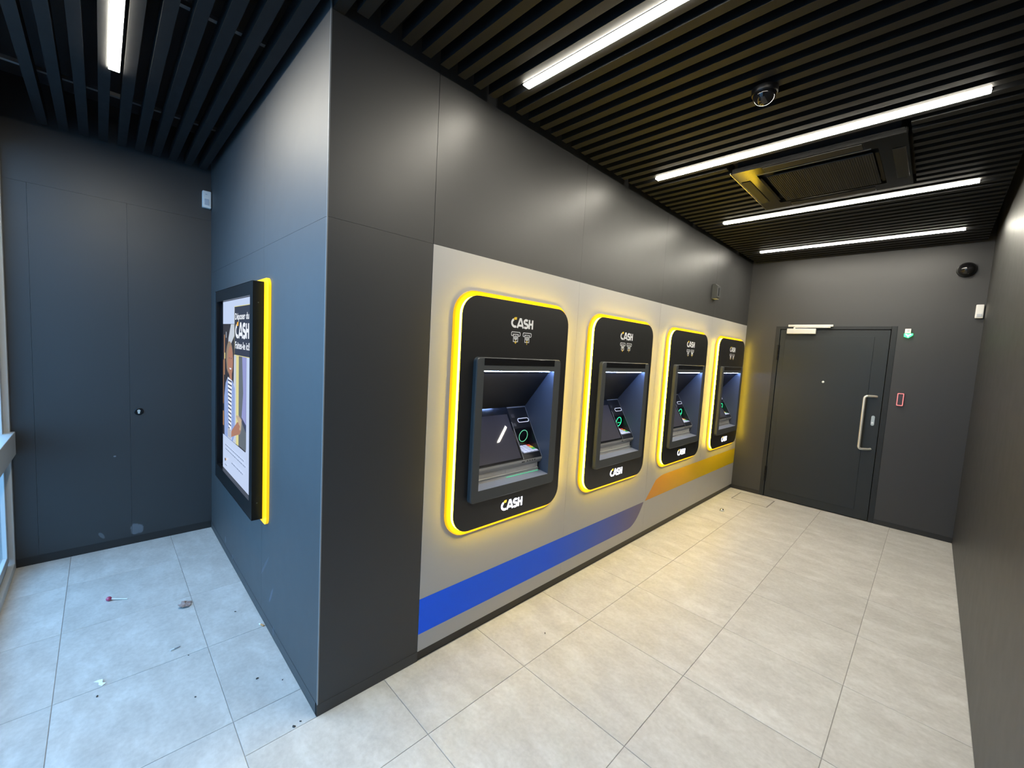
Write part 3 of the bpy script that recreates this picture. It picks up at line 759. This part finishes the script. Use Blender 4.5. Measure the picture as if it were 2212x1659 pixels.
# ------------------------------------------------------------------ information screen on the alcove wall
t = thing('information_screen', (-1.32, 0, 0.591), 'wall-mounted upright advertising screen in black case with yellow backplate', 'screen')
obj('yellow_backplate', prism(new(), rrect(-1.90, -0.743, 0.591, 1.930, 0.045), FY, 0.0, -0.013), mat('yellow backplate', (0.80, 0.50, 0.01), 0.32, emit=(1.0, 0.58, 0.003), estr=0.8), t)
bm = new(); ring(bm, rrect(-1.842, -0.823, 0.608, 1.913, 0.004, 3), rrect(-1.790, -0.892, 0.702, 1.840, 0.003, 3), FY, -0.0135, -0.064, 0.002)
obj('case', bm, 'blackmetal', t)
obj('case_back', box(new(), -1.80, -0.88, -0.0134, -0.040, 0.69, 1.85), 'backing', t)
gb = obj('glass_border', box(new(), -1.789, -0.893, -0.0445, -0.040, 0.703, 1.839), 'screenrim', t)
for (xx, zz) in ((-0.8225, 1.80), (-0.8225, 0.705)):
    lathe_bm = new(); lathe(lathe_bm, [(0.0035, 0), (0.0035, 0.0006), (0.002, 0.001)], Matrix.Translation((xx-0.0006, -0.040, zz)) @ Matrix.Rotation(PI/2, 4, 'Y'), 12)
    obj('screw', lathe_bm, 'bezel', t)

def pm(name, c, s=1.0): return mat(name, (0, 0, 0), 0.25, emit=c, estr=s)
PM = [pm('picture white', (0.62, 0.74, 1.0), 0.88), pm('picture navy', (0.035, 0.04, 0.065)), pm('picture dark shop', (0.035, 0.03, 0.035)),
      pm('picture skin', (0.42, 0.20, 0.13)), pm('picture hair', (0.30, 0.22, 0.15)), pm('picture denim', (0.28, 0.38, 0.70)),
      pm('picture stripe dark', (0.05, 0.06, 0.12)), pm('picture pale', (0.55, 0.60, 0.68)), pm('picture yellow', (0.72, 0.66, 0.28)),
      pm('picture machine grey', (0.13, 0.15, 0.17)), pm('picture lilac', (0.30, 0.32, 0.62)), pm('picture banknote', (0.55, 0.42, 0.28)),
      pm('picture text white', (0.85, 0.88, 0.95)), pm('picture text grey', (0.22, 0.28, 0.42)), pm('picture orange', (0.9, 0.45, 0.05)), pm('picture warm', (0.45, 0.22, 0.10))]
pbm = new(); lay = [0.0]
def flat(pts, mi):
    lay[0] += 0.00006
    vs_ = [pbm.verts.new((x, -0.0449-lay[0], z)) for x, z in pts]
    f = pbm.faces.new(vs_); f.material_index = mi
def quad(x0, x1, z0, z1, mi): flat([(x0, z0), (x1, z0), (x1, z1), (x0, z1)], mi)
EL = lambda cx, cz, rx, rz, n=24: arc(cx, cz, rx, rz, 0, 360-360/n, n-1)
quad(-1.692, -0.945, 0.704, 1.838, 0)                                            # lit white page
flat([(-1.692, 0.937), (-1.062, 0.937), (-1.046, 0.96), (-1.046, 1.497), (-1.336, 1.497), (-1.355, 1.690), (-1.692, 1.692)], 2)   # the photo on it: dark shop
for (a, b, c, d, mi) in ((-1.66, -1.635, 1.35, 1.62, 15), (-1.685, -1.67, 1.15, 1.45, 15), (-1.60, -1.585, 1.60, 1.64, 7), (-1.645, -1.62, 1.46, 1.50, 8), (-1.69, -1.66, 1.0, 1.1, 15)): quad(a, b, c, d, mi)
flat([(-1.45, 1.688), (-1.36, 1.688), (-1.345, 1.62), (-1.427, 1.575), (-1.538, 1.52), (-1.52, 1.60)], 7)   # pale swoosh behind the head
flat([(-1.36, 1.497), (-1.30, 1.497), (-1.30, 0.94), (-1.40, 0.94), (-1.37, 1.30)], 7)
quad(-1.228, -1.047, 0.945, 1.496, 9)                                           # grey machine
flat([(-1.147, 1.496), (-1.047, 1.496), (-1.047, 1.06), (-1.161, 1.106), (-1.12, 1.28)], 10)
flat([(-1.161, 1.134), (-1.047, 1.10), (-1.047, 1.055), (-1.161, 1.106)], 6)
quad(-1.300, -1.232, 0.942, 1.497, 8)                                           # yellow light strip
flat(EL(-1.49, 1.475, 0.098, 0.105), 4)                                         # hair
flat([(-1.585, 1.47), (-1.55, 1.40), (-1.52, 1.36), (-1.57, 1.40)], 4)
flat([(-1.50, 1.40), (-1.42, 1.40), (-1.415, 1.30), (-1.47, 1.30)], 3)          # neck
flat(EL(-1.463, 1.452, 0.076, 0.098), 3)                                        # face
flat([(-1.49, 1.408), (-1.43, 1.408), (-1.445, 1.398), (-1.475, 1.398)], 12)    # smile
for ex in (-1.490, -1.437): quad(ex-0.010, ex+0.010, 1.468, 1.474, 6)
flat([(-1.635, 0.94), (-1.645, 1.20), (-1.60, 1.30), (-1.53, 1.345), (-1.40, 1.33), (-1.33, 1.29), (-1.325, 1.0), (-1.38, 0.94)], 5)   # denim jacket
flat([(-1.535, 1.345), (-1.415, 1.33), (-1.43, 0.98), (-1.50, 0.98)], 12)       # striped shirt
for q in range(14): flat([(-1.533+q*0.0025, 1.33-q*0.026), (-1.418-q*0.001, 1.325-q*0.026), (-1.418-q*0.001, 1.315-q*0.026), (-1.533+q*0.0025, 1.32-q*0.026)], 6)
flat([(-1.527, 0.945), (-1.527, 1.005), (-1.434, 1.015), (-1.42, 0.945)], 12)   # cuff
for q in range(5): quad(-1.52+q*0.02, -1.51+q*0.02, 0.947, 1.008, 6)
flat([(-1.422, 0.962), (-1.422, 1.0), (-1.34, 1.045), (-1.25, 1.09), (-1.20, 1.088), (-1.17, 1.05), (-1.20, 1.02), (-1.30, 0.995)], 3)  # hand
flat([(-1.293, 1.119), (-1.251, 1.132), (-1.151, 1.117), (-1.169, 1.052), (-1.195, 1.046), (-1.22, 1.085)], 11)                         # banknotes
flat([(-1.25, 1.085), (-1.19, 1.075), (-1.185, 1.06), (-1.25, 1.068)], 3)
quad(-1.340, -0.945, 1.496, 1.797, 8); quad(-1.336, -0.945, 1.500, 1.793, 1)    # dark sign with a fine yellow rim
for q, (z, n, a, b) in enumerate(((0.880, 21, -1.60, -1.085), (0.855, 23, -1.59, -1.04), (0.797, 14, -1.40, -1.10))):   # lines of fine print
    rr = random.Random(q); x = a
    while x < b:
        w_ = rr.uniform(0.012, 0.045); quad(x, min(x+w_, b), z-0.0035, z+0.0035, 13); x += w_+0.008
flat(EL(-1.590, 0.778, 0.016, 0.011, 12), 1); flat(EL(-1.566, 0.784, 0.010, 0.009, 12), 14); quad(-1.60, -1.54, 0.742, 0.748, 13)
obj('picture', pbm, PM, gb)

def text_mesh(s, name, x0, x1, z0, h, m, parent, bold=0.02, yoff=-0.0480):
    cu_ = bpy.data.curves.new(name, 'FONT'); cu_.body = s; cu_.size = 1.0; cu_.offset = bold; cu_.extrude = 0.0
    tmp = bpy.data.objects.new(name, cu_); COL.objects.link(tmp)
    dg = bpy.context.evaluated_depsgraph_get(); dg.update()
    me = bpy.data.meshes.new_from_object(tmp.evaluated_get(dg)); bpy.data.objects.remove(tmp); bpy.data.curves.remove(cu_)
    bm = new(); bm.from_mesh(me); bpy.data.meshes.remove(me)
    X = [v.co.x for v in bm.verts]; a, b = min(X), max(X); k = (x1-x0)/(b-a)
    for v in bm.verts: v.co = Vector((x0+(v.co.x-a)*k, yoff, z0+v.co.y*h/0.70))
    return obj(name, bm, m, parent)
text_mesh('Déposer du', 'text_line', -1.321, -0.980, 1.716, 0.038, PM[12], gb)
text_mesh('Faites-le ici!', 'text_line', -1.318, -0.962, 1.540, 0.042, PM[12], gb)
logo_objs(gb, -1.320, 1.604, 0.345, 0.087, FY, -0.0478, -0.0480, PM[12], PM[14])

# ------------------------------------------------------------------ floor fittings and litter
t = thing('floor_hatch', (0.34, 4.92, 0), 'rectangular tiled floor hatch with thin grey edges by the back wall', 'floor hatch')
bm = new(); F0 = lambda u, v, tt: Vector((u, v, tt))
obj('lid', box(new(), 0.159, 0.522, 4.757, 5.088, -0.001, 0.0008), 'tile', t)
ring(bm, rrect(0.152, 0.529, 4.750, 5.095, 0.001, 1), rrect(0.158, 0.523, 4.756, 5.089, 0.001, 1), F0, -0.001, 0.0014)
box(bm, 0.150, 0.160, 4.750, 5.095, -0.001, 0.0018); box(bm, 0.521, 0.531, 4.750, 5.095, -0.001, 0.0018)
obj('frame', bm, 'hatchframe', t)
t = thing('door_stop', (0.233, 4.19, 0), 'small round steel door stop on the floor by the last cash machine', 'door stop')
obj('base', lathe(new(), [(0.026, 0), (0.026, 0.006), (0.022, 0.009), (0.0, 0.009)], Matrix.Translation((0.233, 4.19, 0)), 24), 'greysteel', t, smooth=True)
obj('dome', lathe(new(), [(0.019, 0.008), (0.019, 0.016), (0.014, 0.023), (0.0, 0.026)], Matrix.Translation((0.233, 4.19, 0)), 24), 'chrome', t, smooth=True)

# lollipop
MT['candy'] = mat('red candy', (0.45, 0.05, 0.12), 0.2, coat=0.5); MT['paper'] = mat('white paper', (0.80, 0.80, 0.78), 0.7)
MT['leafm'] = mat('dry leaf', (0.30, 0.21, 0.18), 0.8); MT['ash'] = mat('grey filter', (0.45, 0.45, 0.46), 0.8); MT['filter'] = mat('cork filter', (0.55, 0.27, 0.10), 0.7); MT['crumb'] = mat('dark grit', (0.05, 0.045, 0.04), 0.9)
t = thing('lollipop', (-1.594, -0.629, 0), 'small red lollipop with white stick lying on the alcove floor', 'lollipop')
bm = new(); bmesh.ops.create_uvsphere(bm, u_segments=20, v_segments=12, radius=0.0135, matrix=Matrix.Translation((-1.594, -0.629, 0.0125)) @ Matrix.Diagonal((1.05, 1, 0.93, 1)))
obj('candy', bm, 'candy', t, smooth=True)
obj('stick', tube(new(), [(-1.588, -0.618, 0.011), (-1.549, -0.548, 0.0032)], 0.0030, 8), 'paper', t, smooth=True)
# dry leaf
rr = random.Random(3); bm = new(); c0 = Vector((-1.268, -0.306, 0.004)); outl = []
for k in range(16):
    a = 2*PI*k/16; rad = (0.034 if k % 2 else 0.026)*rr.uniform(0.85, 1.15)
    outl.append(bm.verts.new(c0+Vector((rad*math.cos(a)*1.25, rad*math.sin(a), rr.uniform(-0.0025, 0.010)))))
cv = bm.verts.new(c0+Vector((0, 0, 0.006)))
for k in range(16): bm.faces.new((outl[k], outl[(k+1) % 16], cv))
ex = bmesh.ops.extrude_face_region(bm, geom=list(bm.faces)); bmesh.ops.translate(bm, verts=[v for v in ex['geom'] if isinstance(v, bmesh.types.BMVert)], vec=(0, 0, 0.0012))
tag(obj('dry_leaf', bm, 'leafm', origin=(-1.268, -0.306, 0)), 'curled brown scrap like a dry leaf on the alcove floor', 'leaf')
# cigarette end by the wall
t = thing('cigarette_butt', (-0.803, -0.020, 0), 'orange cigarette butt against the foot of the alcove wall', 'cigarette butt')
obj('filter', tube(new(), [(-0.775, -0.012, 0.0045), (-0.800, -0.021, 0.0045)], 0.004, 10), 'filter', t, smooth=True)
obj('paper_end', tube(new(), [(-0.800, -0.021, 0.0045), (-0.812, -0.026, 0.0044)], 0.0039, 10), 'paper', t, smooth=True)
t = thing('cigarette_butt', (-0.863, -0.399, 0), 'grey and white cigarette butt in the middle of the alcove floor', 'cigarette butt')
obj('filter', tube(new(), [(-0.872, -0.372, 0.004), (-0.866, -0.396, 0.004)], 0.0035, 10), 'ash', t, smooth=True)
obj('paper_end', tube(new(), [(-0.866, -0.396, 0.004), (-0.862, -0.412, 0.0042)], 0.0042, 10), 'paper', t, smooth=True)
# torn paper
bm = new(); c0 = Vector((-0.814, -0.669, 0)); prof = [(-0.026, -0.012, 0.001), (-0.008, 0.006, 0.009), (0.010, 0.005, 0.004), (0.026, 0.016, 0.008)]
up = [bm.verts.new(c0+Vector((a, b+0.006, z))) for a, b, z in prof]; dn_ = [bm.verts.new(c0+Vector((a+0.003, b-0.007, 0.0008))) for a, b, z in prof]
for k in range(3): bm.faces.new((up[k], up[k+1], dn_[k+1], dn_[k]))
ex = bmesh.ops.extrude_face_region(bm, geom=list(bm.faces)); bmesh.ops.translate(bm, verts=[v for v in ex['geom'] if isinstance(v, bmesh.types.BMVert)], vec=(0, 0, 0.0008))
tag(obj('paper_scrap', bm, 'paper', origin=(-0.814, -0.669, 0)), 'small torn white paper scrap on an alcove tile joint', 'paper scrap')
# grit
GRIT = ['tiny dark crumb in the middle of the floor before the first cash machine', 'tiny dark crumb by the foot of the column corner', 'tiny dark crumb just in front of the torn white paper',
        'tiny dark crumb alone on the alcove floor towards the camera', 'tiny dark crumb beside the grey and white cigarette butt', 'tiny dark crumb near the wall foot on the alcove floor',
        'very tiny dark crumb close to the alcove wall near the column', 'tiny dark crumb between dry leaf and alcove wall', 'second tiny dark crumb by the foot of the column corner', 'tiny dark crumb beside the right-hand wall on the corridor floor']
for k, (x, y_, s_) in enumerate(((0.288, 1.168, 0.0045), (-0.012, -0.088, 0.006), (-0.721, -0.675, 0.0045), (-0.448, -0.363, 0.0035), (-0.771, -0.349, 0.0032), (-0.390, -0.134, 0.0045), (-0.306, -0.049, 0.003), (-1.02, -0.10, 0.004), (-0.02, -0.06, 0.004), (1.74, 1.40, 0.0035))):
    bm = new(); rk = random.Random(k)
    bmesh.ops.create_icosphere(bm, subdivisions=1, radius=s_, matrix=Matrix.Translation((x, y_, s_*0.45)) @ Matrix.Rotation(rk.uniform(0, 3), 4, 'Z') @ Matrix.Diagonal((1.5, 0.8, 0.5, 1)))
    for v in bm.verts: v.co += Vector((rk.uniform(-1, 1), rk.uniform(-1, 1), rk.uniform(0, 0.6)))*s_*0.25
    tag(obj('grit', bm, 'crumb', origin=(x, y_, 0)), GRIT[k], 'grit', 'crumbs of grit on the floor')
